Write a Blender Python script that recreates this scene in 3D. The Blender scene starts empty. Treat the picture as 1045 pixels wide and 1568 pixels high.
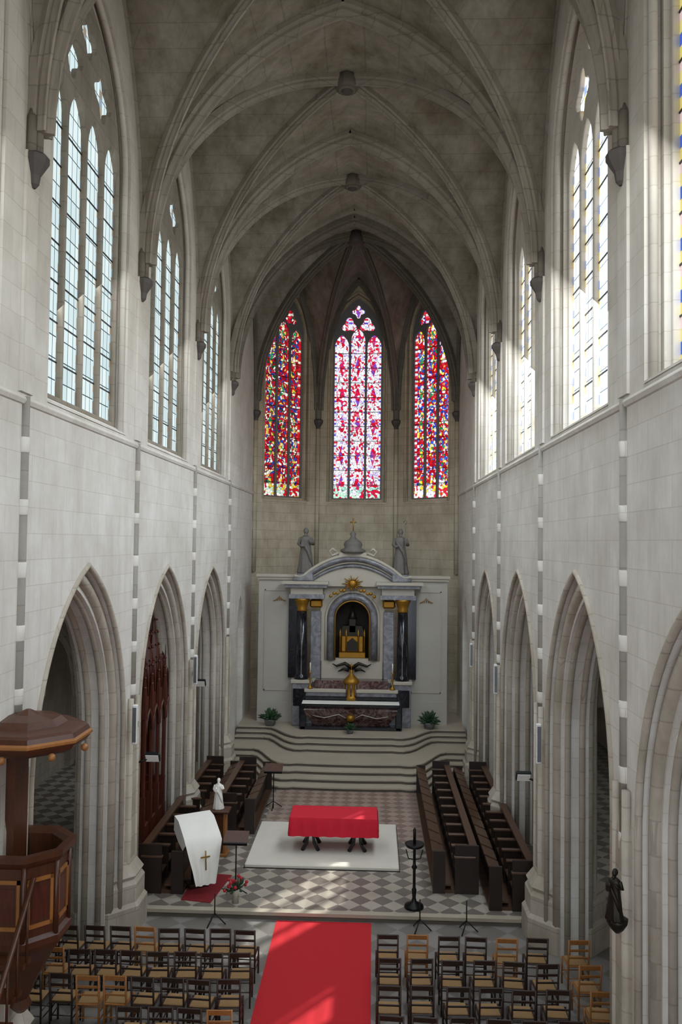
import bpy, math, random
from mathutils import Vector, Matrix
random.seed(4)
sc=bpy.context.scene
sc.view_settings.view_transform='Standard'
pi=math.pi
# ------------------------------------------------------------------ materials
def lin(h):
    h=h.lstrip('#'); o=[]
    for i in (0,2,4):
        c=int(h[i:i+2],16)/255; o.append(c/12.92 if c<=.04045 else ((c+.055)/1.055)**2.4)
    return (*o,1)
def newmat(n):
    m=bpy.data.materials.new(n); m.use_nodes=True
    nt=m.node_tree; b=nt.nodes['Principled BSDF']; return m,nt,b
def N(nt,t,**k):
    n=nt.nodes.new(t)
    for a,v in k.items():
        if a in n.inputs: n.inputs[a].default_value=v
        else: setattr(n,a,v)
    return n
def mix(nt,f,a,b,bt='MIX'):
    n=nt.nodes.new('ShaderNodeMix'); n.data_type='RGBA'; n.blend_type=bt
    for s,v in ((n.inputs[0],f),(n.inputs[6],a),(n.inputs[7],b)):
        if isinstance(v,(int,float,tuple)): s.default_value=v
        else: nt.links.new(v,s)
    return n.outputs[2]
def mth(nt,op,a,b=None,c=None):
    n=nt.nodes.new('ShaderNodeMath'); n.operation=op
    for s,v in zip(n.inputs,(a,b,c)):
        if v is None: continue
        if isinstance(v,(int,float)): s.default_value=v
        else: nt.links.new(v,s)
    return n.outputs[0]
def plain(n,c,rough=.6,metal=0,noise=0.15,scale=6,bump=0):
    m,nt,b=newmat(n); c=lin(c) if isinstance(c,str) else c
    tc=N(nt,'ShaderNodeTexCoord'); nz=N(nt,'ShaderNodeTexNoise',Scale=scale,Detail=4.0)
    nt.links.new(tc.outputs['Object'],nz.inputs['Vector'])
    d=tuple(x*(1-noise*1.6) for x in c[:3])+(1,); l=tuple(min(1,x*(1+noise)) for x in c[:3])+(1,)
    nt.links.new(mix(nt,nz.outputs[0],d,l),b.inputs['Base Color'])
    b.inputs['Roughness'].default_value=rough; b.inputs['Metallic'].default_value=metal
    if bump:
        bp=N(nt,'ShaderNodeBump',Strength=bump,Distance=.02); nt.links.new(nz.outputs[0],bp.inputs['Height']); nt.links.new(bp.outputs[0],b.inputs['Normal'])
    return m
def stone(n,c1,c2,mortar,bw=.8,bh=.36,var=.5,msize=.012,dirt=.12,bump=.2,upper_shade=None):
    m,nt,b=newmat(n)
    g=N(nt,'ShaderNodeNewGeometry'); s=N(nt,'ShaderNodeSeparateXYZ'); nt.links.new(g.outputs['Position'],s.inputs[0])
    cb=N(nt,'ShaderNodeCombineXYZ'); nt.links.new(mth(nt,'ADD',s.outputs[0],s.outputs[1]),cb.inputs[0]); nt.links.new(s.outputs[2],cb.inputs[1])
    br=N(nt,'ShaderNodeTexBrick'); nt.links.new(cb.outputs[0],br.inputs['Vector'])
    br.inputs['Color1'].default_value=lin(c1); br.inputs['Color2'].default_value=lin(c2); br.inputs['Mortar'].default_value=lin(mortar)
    br.inputs['Scale'].default_value=1; br.inputs['Mortar Size'].default_value=msize; br.inputs['Mortar Smooth'].default_value=.3
    br.inputs['Brick Width'].default_value=bw; br.inputs['Row Height'].default_value=bh; br.inputs['Bias'].default_value=0
    nz=N(nt,'ShaderNodeTexNoise',Scale=.9,Detail=6.0,Roughness=.65); nt.links.new(g.outputs['Position'],nz.inputs['Vector'])
    rp=N(nt,'ShaderNodeValToRGB'); rp.color_ramp.elements[0].position=.3; rp.color_ramp.elements[0].color=(1-dirt*2,1-dirt*2.15,1-dirt*2.5,1); rp.color_ramp.elements[1].position=.65; rp.color_ramp.elements[1].color=(1,1,1,1)
    nt.links.new(nz.outputs[0],rp.inputs[0])
    c=mix(nt,1.0,br.outputs[0],rp.outputs[0],'MULTIPLY')
    mp=N(nt,'ShaderNodeMapping'); mp.inputs['Scale'].default_value=(2.6,2.6,.5); nt.links.new(g.outputs['Position'],mp.inputs[0])
    n2=N(nt,'ShaderNodeTexNoise',Scale=1.5,Detail=8.0,Roughness=.7); nt.links.new(mp.outputs[0],n2.inputs['Vector'])
    r2=N(nt,'ShaderNodeValToRGB'); r2.color_ramp.elements[0].position=.35; r2.color_ramp.elements[0].color=(1-dirt,1-dirt*1.1,1-dirt*1.3,1); r2.color_ramp.elements[1].position=.6; r2.color_ramp.elements[1].color=(1,1,1,1)
    nt.links.new(n2.outputs[0],r2.inputs[0]); c=mix(nt,1.0,c,r2.outputs[0],'MULTIPLY')
    if upper_shade:   # shade painted into the stone colour, darker and browner with height
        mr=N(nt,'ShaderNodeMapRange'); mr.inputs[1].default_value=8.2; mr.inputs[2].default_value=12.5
        nt.links.new(s.outputs[2],mr.inputs[0]); c=mix(nt,1.0,c,mix(nt,mr.outputs[0],(1,1,1,1),upper_shade),'MULTIPLY')
    nt.links.new(c,b.inputs['Base Color'])
    b.inputs['Roughness'].default_value=.85
    if bump:
        bp=N(nt,'ShaderNodeBump',Strength=bump,Distance=.02); nt.links.new(br.outputs['Fac'],bp.inputs['Height']); bp.invert=True; nt.links.new(bp.outputs[0],b.inputs['Normal'])
    return m
def checker(n,c1,c2,size,rot=45,rough=.35,dirt=.25):
    m,nt,b=newmat(n)
    g=N(nt,'ShaderNodeNewGeometry'); mp=N(nt,'ShaderNodeMapping'); mp.inputs['Rotation'].default_value=(0,0,math.radians(rot)); mp.inputs['Location'].default_value=(.13,.07,.33)
    nt.links.new(g.outputs['Position'],mp.inputs[0])
    sp=N(nt,'ShaderNodeSeparateXYZ'); nt.links.new(mp.outputs[0],sp.inputs[0]); cb=N(nt,'ShaderNodeCombineXYZ'); nt.links.new(sp.outputs[0],cb.inputs[0]); nt.links.new(sp.outputs[1],cb.inputs[1]); cb.inputs[2].default_value=.01
    ck=N(nt,'ShaderNodeTexChecker',Scale=1/size); nt.links.new(cb.outputs[0],ck.inputs[0]); ck.inputs[1].default_value=lin(c1); ck.inputs[2].default_value=lin(c2)
    wn=N(nt,'ShaderNodeTexNoise',Scale=1.4,Detail=5.0); nt.links.new(g.outputs['Position'],wn.inputs['Vector'])
    r=mix(nt,wn.outputs[0],(1-dirt*1.5,1-dirt*1.5,1-dirt*1.6,1),(1,1,1,1))
    nt.links.new(mix(nt,1.0,ck.outputs[0],r,'MULTIPLY'),b.inputs['Base Color']); b.inputs['Roughness'].default_value=rough
    return m
def ramp(nt,fac,cols,const=True):
    rp=nt.nodes.new('ShaderNodeValToRGB'); cr=rp.color_ramp
    if const: cr.interpolation='CONSTANT'
    n=len(cols); cr.elements[0].position=0; cr.elements[0].color=lin(cols[0]); cr.elements[1].position=1/n; cr.elements[1].color=lin(cols[1])
    for i in range(2,n):
        e=cr.elements.new(i/n); e.color=lin(cols[i])
    nt.links.new(fac,rp.inputs[0]); return rp.outputs[0]
def emit_out(nt,col,st,trans=0,tcol=(1,.97,.9,1)):
    out=nt.nodes['Material Output']; e=N(nt,'ShaderNodeEmission',Strength=st); nt.links.new(col,e.inputs[0])
    if trans:
        t=N(nt,'ShaderNodeBsdfTransparent'); t.inputs[0].default_value=tcol; a=nt.nodes.new('ShaderNodeAddShader')
        nt.links.new(mix(nt,1.0,col,(trans,trans,trans,1),'MULTIPLY'),t.inputs[0])
        nt.links.new(e.outputs[0],a.inputs[0]); nt.links.new(t.outputs[0],a.inputs[1]); nt.links.new(a.outputs[0],out.inputs[0])
    else: nt.links.new(e.outputs[0],out.inputs[0])
def uvsplit(nt):
    tc=N(nt,'ShaderNodeTexCoord'); s=N(nt,'ShaderNodeSeparateXYZ'); nt.links.new(tc.outputs['UV'],s.inputs[0]); return tc.outputs['UV'],s.outputs[0],s.outputs[1]
def stained(n,pal,border,center,st,sc_=5.0,pitch=.66,off=.5,cstrip=.16,foot=None):
    m,nt,b=newmat(n); uv,u,v=uvsplit(nt)
    vo=N(nt,'ShaderNodeTexVoronoi',Scale=sc_); nt.links.new(uv,vo.inputs['Vector'])
    s=N(nt,'ShaderNodeSeparateColor'); nt.links.new(vo.outputs['Color'],s.inputs[0])
    nz=N(nt,'ShaderNodeTexNoise',Scale=1.3,Detail=1.0); nt.links.new(uv,nz.inputs['Vector'])
    k=mth(nt,'FRACT',mth(nt,'ADD',mth(nt,'MULTIPLY',s.outputs[0],.6),mth(nt,'MULTIPLY',nz.outputs[0],1.3)))
    c=ramp(nt,k,pal)
    fr=mth(nt,'FRACT',mth(nt,'ADD',mth(nt,'DIVIDE',u,pitch),off)); d=mth(nt,'ABSOLUTE',mth(nt,'SUBTRACT',fr,.5))
    vm=mth(nt,'ABSOLUTE',mth(nt,'SUBTRACT',mth(nt,'FRACT',mth(nt,'MULTIPLY',v,.8)),.5))
    rr=mth(nt,'ADD',d,mth(nt,'MULTIPLY',vm,.55))
    cs=mth(nt,'LESS_THAN',rr,cstrip); cc=ramp(nt,s.outputs[1],center); c=mix(nt,cs,c,cc)
    bd=mth(nt,'GREATER_THAN',d,.37); bl=mth(nt,'FRACT',mth(nt,'MULTIPLY',v,2.1)); bc=ramp(nt,bl,border); c=mix(nt,bd,c,bc)
    if foot:
        ft=mth(nt,'LESS_THAN',v,.55); fc=ramp(nt,s.outputs[2],foot); c=mix(nt,ft,c,fc)
    ve=N(nt,'ShaderNodeTexVoronoi',Scale=sc_,feature='DISTANCE_TO_EDGE'); nt.links.new(uv,ve.inputs['Vector'])
    ed=mth(nt,'LESS_THAN',ve.outputs['Distance'],.045); c=mix(nt,mth(nt,'MULTIPLY',ed,.75),c,(.02,.01,.02,1))
    emit_out(nt,c,st); return m
def clearglass(n,c1,c2,edge,st,pitch=.7,off=0,trans=0,lead='#5a6a72',bw=.17,bh=.26,bdw=.36):
    m,nt,b=newmat(n); uv,u,v=uvsplit(nt)
    br=N(nt,'ShaderNodeTexBrick'); nt.links.new(uv,br.inputs['Vector']); br.offset=0
    br.inputs['Color1'].default_value=lin(c1); br.inputs['Color2'].default_value=lin(c2); br.inputs['Mortar'].default_value=lin(lead)
    for k,x in (('Scale',1),('Mortar Size',.01),('Brick Width',bw),('Row Height',bh),('Mortar Smooth',.1)): br.inputs[k].default_value=x
    fr=mth(nt,'FRACT',mth(nt,'ADD',mth(nt,'DIVIDE',u,pitch),off)); d=mth(nt,'ABSOLUTE',mth(nt,'SUBTRACT',fr,.5))
    bd=mth(nt,'GREATER_THAN',d,bdw); bc=ramp(nt,mth(nt,'FRACT',mth(nt,'MULTIPLY',v,1.6)),edge)
    c=mix(nt,bd,br.outputs[0],bc); emit_out(nt,c,st,trans); return m
def wood(n,c1,c2,rough=.4):
    m,nt,b=newmat(n); tc=N(nt,'ShaderNodeTexCoord'); mp=N(nt,'ShaderNodeMapping'); mp.inputs['Scale'].default_value=(8,8,1.2)
    nt.links.new(tc.outputs['Object'],mp.inputs[0]); nz=N(nt,'ShaderNodeTexNoise',Scale=2.0,Detail=5.0,Distortion=1.2); nt.links.new(mp.outputs[0],nz.inputs['Vector'])
    nt.links.new(mix(nt,nz.outputs[0],lin(c1),lin(c2)),b.inputs['Base Color']); b.inputs['Roughness'].default_value=rough; return m
def marble(n,c1,c2,rough=.15,scale=3):
    m,nt,b=newmat(n); tc=N(nt,'ShaderNodeTexCoord'); nz=N(nt,'ShaderNodeTexNoise',Scale=scale,Detail=8.0,Distortion=2.5,Roughness=.65); nt.links.new(tc.outputs['Object'],nz.inputs['Vector'])
    rp=N(nt,'ShaderNodeValToRGB'); rp.color_ramp.elements[0].position=.42; rp.color_ramp.elements[1].position=.62; rp.color_ramp.elements[0].color=lin(c1); rp.color_ramp.elements[1].color=lin(c2)
    nt.links.new(nz.outputs[0],rp.inputs[0]); nt.links.new(rp.outputs[0],b.inputs['Base Color']); b.inputs['Roughness'].default_value=rough; return m
M={}
M['wall']=stone('limestone_wall','#dbd6ce','#d5cfc6','#c9c2b7',msize=.008,dirt=.1,bump=.04,upper_shade=(.68,.63,.57,1))
M['apse']=stone('apse_stone','#c2b7a1','#b9ae98','#a79d88',dirt=.16,bump=.06,upper_shade=(.7,.63,.55,1))
M['pier']=stone('pier_stone','#bbb1a3','#b1a799','#a3998b',bw=1.1,bh=.42,dirt=.15,bump=.05)
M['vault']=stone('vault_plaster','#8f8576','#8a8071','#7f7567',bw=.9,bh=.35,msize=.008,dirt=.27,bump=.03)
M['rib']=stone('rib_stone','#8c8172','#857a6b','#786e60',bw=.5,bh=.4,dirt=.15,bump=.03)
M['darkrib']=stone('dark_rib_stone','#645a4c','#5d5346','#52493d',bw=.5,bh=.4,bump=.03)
M['shaft']=stone('shaft_stone','#99938a','#918b82','#878178',bw=.5,bh=.6,bump=.03)
M['aisle']=stone('aisle_plaster','#a99e90','#a09587','#968b7e',dirt=.15,bump=.04)
M['corbel']=plain('corbel_stone','#3c332b',.7)
M['nave_floor']=checker('nave_floor_tiles','#938d88','#7a746e',.5)
M['choir_floor']=checker('choir_floor_tiles','#b5ab9d','#7b726a',.32,dirt=.3)
M['choir_mid']=checker('choir_mid_tiles','#aa9689','#8e766a',.26)
M['step']=plain('step_stone','#a89c8a',.5,scale=1.5,noise=.12)
M['riser']=plain('step_riser','#62594f',.7,scale=3)
M['red']=plain('red_carpet','#b8141f',.9,scale=40,noise=.08)
M['redcloth']=plain('red_cloth','#c8102a',.8,scale=3,noise=.1)
M['darkred']=plain('dark_red_rug','#7c1018',.9)
M['white']=plain('white_cloth','#e8e4da',.8,noise=.05,scale=3)
M['dais']=plain('dais_carpet','#cfc8ba',.9,noise=.05,scale=3)
M['chairwood']=wood('chair_wood','#1a100c','#372116')
M['rush']=plain('rush_seat','#957349',.8,scale=30)
M['orange']=wood('light_wood','#7d4c24','#a06a34')
M['stall']=wood('stall_wood','#17100c','#2e1f16')
M['stalltop']=wood('stall_top_wood','#37251a','#604330',.35)
M['pulpit']=wood('pulpit_wood','#2e170c','#5a3018')
M['canopy']=wood('canopy_wood','#32140c','#5c2818')
M['black']=plain('black_metal','#151515',.4,.5)
M['steel']=plain('steel','#8a8a8c',.35,.9)
M['gold']=plain('gilded','#9c7024',.45,.7,scale=12)
M['bronze']=plain('dark_bronze','#2f2a22',.45,.7)
M['blackm']=marble('black_marble','#0c0b0e','#232228')
M['redm']=marble('red_marble','#3b2622','#75605a')
M['greym']=marble('grey_marble','#5e5d61','#807f82',.3,2)
M['cream']=plain('cream_stone','#a79f90',.6,noise=.06,scale=3)
M['panel']=plain('altar_panel_paint','#a39d92',.6,noise=.05,scale=2)
M['stone']=plain('carved_stone','#625d57',.7,bump=.3)
M['green']=plain('leaf','#1f3a1b',.6)
M['flower']=plain('red_flower','#b01825',.6)
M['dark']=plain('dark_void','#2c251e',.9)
M['speaker']=plain('speaker_white','#dcdad4',.4)
M['gwhite']=plain('candle_wax','#efe8d4',.5)
M['g_c']=stained('stained_glass_axis',['#f4f0ff','#f4f8ff','#e8607a','#d01830','#ffffff','#c8b8ff','#f0e0f0','#f4f8ff','#d81838','#f8f8ff'],['#d81830','#f6f4ff','#e8e8ff','#f6f4ff','#6a58e0','#f0f4ff'],['#d01228','#fff0f4','#e01c50','#d04080','#8048c0'],1.2,9,.66,.5,.2,['#c8f0d8','#f0f0ff','#a8e0d0','#d02040'])
M['g_l']=stained('stained_glass_north',['#8e0c1c','#c01824','#14482c','#18247c','#8e0c1c','#1f6a40','#b01828','#e0c050','#2844a0','#a81424','#e8e8e0'],['#d01c28','#d01c28','#c01828','#e03030','#f0eed8'],['#e6c840','#2a9460','#f0e8d0','#c82030'],1.1,9,.6,.5,.16,['#f0f0e8','#c8e0d0','#e8c840','#c01828'])
M['g_r']=stained('stained_glass_south',['#b00c1c','#d01824','#2040a8','#1c2a8c','#c01828','#1f7a4a','#d02838','#f0e060','#3858d0','#e8e8f4','#b01424'],['#d01c28','#d8e0f8','#c01828','#e84050','#f4f0ff'],['#f6e040','#2a9460','#f0f4ff','#d02838'],1.3,9,.6,.5,.17,['#ffffff','#f0f0ff','#f0d840','#e02838'])
M['g_left']=clearglass('leaded_glass_north','#dcebec','#c6dadd',['#8b9cac','#8d8478','#a9c2cc','#a8937e'],1.15,.86,0,lead='#465056',bw=.215,bh=.34,bdw=.41)
M['g_right']=clearglass('leaded_glass_south','#f6fbff','#dfeaf2',['#f0e4a0','#8fa8e8','#ffffff','#f4dc90'],1.3,.86,0,trans=.4,lead='#66747c',bw=.215,bh=.34,bdw=.4)
M['g_near']=clearglass('leaded_glass_near','#f8faf4','#e6e8e2',['#f2e27c','#4f78e0','#f4e890','#f4d8dc'],.5,.86,0,trans=.4,lead='#6a6f60',bdw=.34)
M['g_aisle']=clearglass('aisle_glass','#dce6e8','#c4d2d6',['#c08a90','#7090c8','#d0c090','#b8c8d0'],1.8,.5,.5)

# ------------------------------------------------------------------ mesh builder
class MB:
    def __init__(s): s.v=[];s.f=[];s.m=[];s.sm=[];s.mats=[];s.uv={}
    def mi(s,m):
        if m not in s.mats: s.mats.append(m)
        return s.mats.index(m)
    def add(s,vs,fs,m,smooth=False,T=None):
        o=len(s.v); 
        for p in vs:
            p=Vector(p); s.v.append(T@p if T else p)
        k=s.mi(m)
        for f in fs: s.f.append([o+i for i in f]); s.m.append(k); s.sm.append(smooth)
    def box(s,x0,x1,y0,y1,z0,z1,m,T=None,b=0):
        if b:
            vs=[];
            X=(x0,x1);Y=(y0,y1);Z=(z0,z1)
            idx={}
            for i in (0,1):
                for j in (0,1):
                    for k in (0,1):
                        sx=b if i==0 else -b; sy=b if j==0 else -b; sz=b if k==0 else -b
                        idx[(i,j,k,0)]=len(vs); vs.append((X[i],Y[j]+sy,Z[k]+sz))
                        idx[(i,j,k,1)]=len(vs); vs.append((X[i]+sx,Y[j],Z[k]+sz))
                        idx[(i,j,k,2)]=len(vs); vs.append((X[i]+sx,Y[j]+sy,Z[k]))
            fs=[]
            for i in (0,1): fs.append([idx[(i,a,c,0)] for a,c in ((0,0),(1,0),(1,1),(0,1))])
            for j in (0,1): fs.append([idx[(a,j,c,1)] for a,c in ((0,0),(1,0),(1,1),(0,1))])
            for k in (0,1): fs.append([idx[(a,c,k,2)] for a,c in ((0,0),(1,0),(1,1),(0,1))])
            for a in (0,1):
                for c in (0,1):
                    fs.append([idx[(a,c,0,0)],idx[(a,c,1,0)],idx[(a,c,1,1)],idx[(a,c,0,1)]])
                    fs.append([idx[(a,0,c,0)],idx[(a,1,c,0)],idx[(a,1,c,2)],idx[(a,0,c,2)]])
                    fs.append([idx[(0,a,c,1)],idx[(1,a,c,1)],idx[(1,a,c,2)],idx[(0,a,c,2)]])
                    for k in (0,1): fs.append([idx[(a,c,k,0)],idx[(a,c,k,1)],idx[(a,c,k,2)]])
            s.add(vs,fs,m,False,T); return
        vs=[(x0,y0,z0),(x1,y0,z0),(x1,y1,z0),(x0,y1,z0),(x0,y0,z1),(x1,y0,z1),(x1,y1,z1),(x0,y1,z1)]
        s.add(vs,[(0,3,2,1),(4,5,6,7),(0,1,5,4),(1,2,6,5),(2,3,7,6),(3,0,4,7)],m,False,T)
    def lathe(s,cx,cy,prof,m,n=16,ph=0,smooth=True,T=None,sx=1,sy=1,fold=None):
        vs=[];fs=[]
        for (r,z) in prof:
            for i in range(n):
                a=ph+2*pi*i/n; rr=r*(1+(fold(a,z) if fold else 0)); vs.append((cx+rr*sx*math.cos(a),cy+rr*sy*math.sin(a),z))
        for j in range(len(prof)-1):
            for i in range(n):
                k=(i+1)%n; fs.append((j*n+i,j*n+k,(j+1)*n+k,(j+1)*n+i))
        fs.append(tuple(range(n-1,-1,-1))); o=(len(prof)-1)*n; fs.append(tuple(range(o,o+n)))
        s.add(vs,fs,m,smooth,T)
    def tube(s,pts,r,m,n=8,smooth=True,T=None):
        pts=[Vector(p) for p in pts]; rs=r if isinstance(r,(list,tuple)) else [r]*len(pts)
        vs=[];fs=[]; up=None
        for i,p in enumerate(pts):
            t=(pts[min(i+1,len(pts)-1)]-pts[max(i-1,0)]); 
            if t.length<1e-9: t=Vector((0,0,1))
            t.normalize()
            if up is None: up=t.orthogonal().normalized()
            up=(up-t*up.dot(t)); up=up.normalized() if up.length>1e-6 else t.orthogonal().normalized()
            w=t.cross(up)
            for k in range(n):
                a=2*pi*k/n+pi/4; vs.append(p+(up*math.cos(a)+w*math.sin(a))*rs[i])
        for j in range(len(pts)-1):
            for i in range(n):
                k=(i+1)%n; fs.append((j*n+i,j*n+k,(j+1)*n+k,(j+1)*n+i))
        fs.append(tuple(range(n-1,-1,-1))); o=(len(pts)-1)*n; fs.append(tuple(range(o,o+n)))
        s.add(vs,fs,m,smooth,T)
    def sphere(s,c,r,m,sx=1,sy=1,sz=1,n=14,T=None):
        prof=[(max(1e-4,math.sin(pi*i/10))*r,-math.cos(pi*i/10)*r*sz) for i in range(11)]
        TT=Matrix.Translation(c)
        s.lathe(0,0,prof,m,n,sx=sx,sy=sy,T=(T@TT if T else TT))
    def prism(s,pts,z0,z1,m,T=None,smooth=False):
        n=len(pts); vs=[(x,y,z0) for x,y in pts]+[(x,y,z1) for x,y in pts]
        fs=[tuple(range(n-1,-1,-1)),tuple(range(n,2*n))]+[(i,(i+1)%n,n+(i+1)%n,n+i) for i in range(n)]
        s.add(vs,fs,m,smooth,T)
    def sweep(s,path,prof,m,N0,smooth=False):
        N0=Vector(N0).normalized(); path=[Vector(p) for p in path]; vs=[];fs=[];k=len(prof)
        for i,p in enumerate(path):
            t=(path[min(i+1,len(path)-1)]-path[max(i-1,0)]).normalized(); I=t.cross(N0).normalized()
            for a,b in prof: vs.append(p+N0*a+I*b)
        for j in range(len(path)-1):
            for i in range(k): fs.append((j*k+i,j*k+(i+1)%k,(j+1)*k+(i+1)%k,(j+1)*k+i))
        fs.append(tuple(range(k))); o=(len(path)-1)*k; fs.append(tuple(range(o,o+k)))
        s.add(vs,fs,m,smooth)
    def plate(s,outer,holes,w0,w1,m,T,bev=0):
        cu=bpy.data.curves.new('tmp','CURVE'); cu.dimensions='2D'; cu.fill_mode='BOTH'; cu.extrude=(w1-w0)/2-bev; cu.bevel_depth=bev; cu.bevel_resolution=1; cu.offset=-bev
        for sp in [outer]+holes:
            q=cu.splines.new('POLY'); q.points.add(len(sp)-1)
            for i,(x,y) in enumerate(sp): q.points[i].co=(x,y,0,1)
            q.use_cyclic_u=True
        ob=bpy.data.objects.new('tmp',cu); sc.collection.objects.link(ob)
        dg=bpy.context.evaluated_depsgraph_get(); me=bpy.data.meshes.new_from_object(ob.evaluated_get(dg))
        TT=T@Matrix.Translation((0,0,(w0+w1)/2))
        s.add([v.co.copy() for v in me.vertices],[tuple(p.vertices) for p in me.polygons],m,False,TT)
        bpy.data.objects.remove(ob); bpy.data.curves.remove(cu); bpy.data.meshes.remove(me)
    def obj(s,name,parent=None,uvf=None,loc=None):
        me=bpy.data.meshes.new(name); me.from_pydata([tuple(v) for v in s.v],[],s.f)
        for k in s.mats: me.materials.append(M[k])
        me.polygons.foreach_set('material_index',s.m); me.polygons.foreach_set('use_smooth',s.sm)
        if uvf:
            l=me.uv_layers.new(name='UVMap')
            for lp in me.loops: l.data[lp.index].uv=uvf(me.vertices[lp.vertex_index].co)
        me.update()
        ob=bpy.data.objects.new(name,me); sc.collection.objects.link(ob)
        if parent: ob.parent=parent
        if loc: ob.location=loc
        return ob
def empty(name):
    e=bpy.data.objects.new(name,None); sc.collection.objects.link(e); return e
def arch(hw,zs,za,n=12,c0=0):
    h=za-zs; c=(h*h-hw*hw)/(2*hw); R=c+hw; am=math.acos(max(-1,min(1,c/R))); L=[]
    for i in range(n+1):
        a=am*i/n; L.append((c-R*math.cos(a),zs+R*math.sin(a)))
    L[-1]=(0,za)
    return [(c0+x,z) for x,z in L]+[(c0-x,z) for x,z in reversed(L[:-1])]
def foil(cx,cy,r,k=4,n=28,ph=0):
    return [(cx+r*(.8+.2*math.cos(k*(2*pi*i/n)))*math.cos(2*pi*i/n+ph),cy+r*(.8+.2*math.cos(k*(2*pi*i/n)))*math.sin(2*pi*i/n+ph)) for i in range(n)]
def frame(O,U,Nn):
    U=Vector(U).normalized(); V=Vector((0,0,1)); W=Vector(Nn).normalized()
    return Matrix(((U.x,V.x,W.x,O[0]),(U.y,V.y,W.y,O[1]),(U.z,V.z,W.z,O[2]),(0,0,0,1)))

# ------------------------------------------------------------------ parameters
TR=[-5,.3,5.6,10.9,16.2,21.5,26.8,32.1]
W=3.95; ZS=13.0; ZC=18.35
def mkA(zs,zc,hw=3.95):
    h=zc-zs; c=(h*h-hw*hw)/(2*hw); R=c+hw
    return lambda u: zs+math.sqrt(max(0,R*R-(min(1,abs(u))*hw+c)**2))
A=mkA(ZS,ZC); AA=mkA(ZS,18.6)
AP=[(-W,32.1),(-1.64,34.43),(1.64,34.43),(W,32.1)]
SILL=9.62

# ------------------------------------------------------------------ side walls
ARZ=[7.1,7.1,7.1,7.05,6.88,6.7]
def side_outline(hw,zs,dz,hw2=.75,za2=5.5):
    p=[(-5,0)]
    for i in range(7):
        c=(TR[i]+TR[i+1])/2
        if i<6: a=arch(hw,zs,ARZ[i]+dz,14,c)
        else: a=arch(hw2,3.8,za2,8,c)
        p.append((a[0][0],0)); p+=a; p.append((a[-1][0],0))
    p+=[(32.4,0),(32.4,18.9),(-5,18.9)]
    return p
WCS=[(TR[i]+TR[i+1])/2 for i in range(6)]
X1,X2,X3=4.2,4.7,4.9; GX={-1:4.24,1:4.34}
for sgn,nm in ((-1,'left'),(1,'right')):
    mb=MB()
    T=Matrix(((0,0,sgn,0),(1,0,0,0),(0,1,0,0),(0,0,0,1)))
    wh=lambda hw,za,zb: [[(c-hw,zb)]+arch(hw,14.3,za,12,c)+[(c+hw,zb)] for c in WCS]
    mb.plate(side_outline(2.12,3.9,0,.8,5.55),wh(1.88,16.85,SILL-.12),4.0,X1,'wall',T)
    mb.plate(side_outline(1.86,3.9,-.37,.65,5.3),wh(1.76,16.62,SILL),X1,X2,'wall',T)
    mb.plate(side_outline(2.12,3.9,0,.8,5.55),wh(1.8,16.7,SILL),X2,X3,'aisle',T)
    for i in range(6):
        c=WCS[i]; zt=ARZ[i]
        for hw,za,x,r in ((2.0,zt-.17,X1-.02,.1),(2.13,zt+.01,4.0,.05),(1.86,zt-.37,X1+.12,.06),(1.86,zt-.37,X2-.12,.06),(2.0,zt-.17,X2+.02,.1)):
            a=arch(hw,3.9,za,16,c); pts=[(sgn*x,a[0][0],0)]+[(sgn*x,y,z) for y,z in a]+[(sgn*x,a[-1][0],0)]
            mb.tube(pts,r,'pier',8)
        a=arch(1.84,14.3,16.78,14,c); mb.tube([(sgn*4.1,a[0][0],SILL-.1)]+[(sgn*4.1,y,z) for y,z in a]+[(sgn*4.1,a[-1][0],SILL-.1)],.06,'wall',8)
        mb.add([(sgn*3.98,c-1.88,SILL-.16),(sgn*3.98,c+1.88,SILL-.16),(sgn*4.3,c+1.88,SILL+.06),(sgn*4.3,c-1.88,SILL+.06)],[(0,1,2,3)],'wall')
    for yk in TR[1:7]:
        mb.lathe(sgn*4.0,yk,[(.075,3.2),(.075,9.4)],'shaft',10)
        z=3.6
        while z<9.2: mb.lathe(sgn*4.0,yk,[(.075,z),(.085,z+.015),(.085,z+.2),(.075,z+.215)],'wall',10); z+=.84
        mb.box(*sorted((sgn*3.96,sgn*4.05)),yk-.2,yk+.2,9.45,12.7,'wall')
        mb.lathe(sgn*3.95,yk,[(.03,12.25),(.07,12.3),(.09,12.42),(.17,12.55),(.2,12.6),(.2,12.68),(.15,12.72)],'corbel',8,ph=pi/8,smooth=False)
        for dy in (-.11,0,.11): mb.lathe(sgn*(3.95-(.05 if dy==0 else 0)),yk+dy,[(.07,12.7),(.07,13.15),(.04,13.3)],'darkrib',10)
        prf=[(.82,0),(.82,.5),(.76,.57),(.76,.9),(.70,.98),(.74,1.05),(.66,1.16),(.6,1.24),(.57,1.3),(.57,3.7),(.5,4.3),(.42,4.9)]
        mb.lathe(sgn*4.45,yk,prf,'pier',8,ph=pi/8,smooth=False)
        for a in range(8):
            an=a*pi/4+pi/8
            mb.lathe(sgn*4.45+.54*math.cos(an),yk+.54*math.sin(an),[(.1,.95),(.1,1.1),(.06,1.2),(.06,4.4)],'pier',8)
    mb.obj('wall_'+nm)
    tb=MB()
    pr=[(-.07,-.02),(.07,-.02),(.04,.04),(0,.055),(-.05,.03)]
    vs=[]
    for y in (-5,32.2):
        for a,b in pr: vs.append((sgn*(4.0-b),y,9.35+a))
    k=len(pr); tb.add(vs,[(i,(i+1)%k,k+(i+1)%k,k+i) for i in range(k)],'wall'); tb.obj('trim_'+('1' if sgn<0 else '2'))

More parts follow.
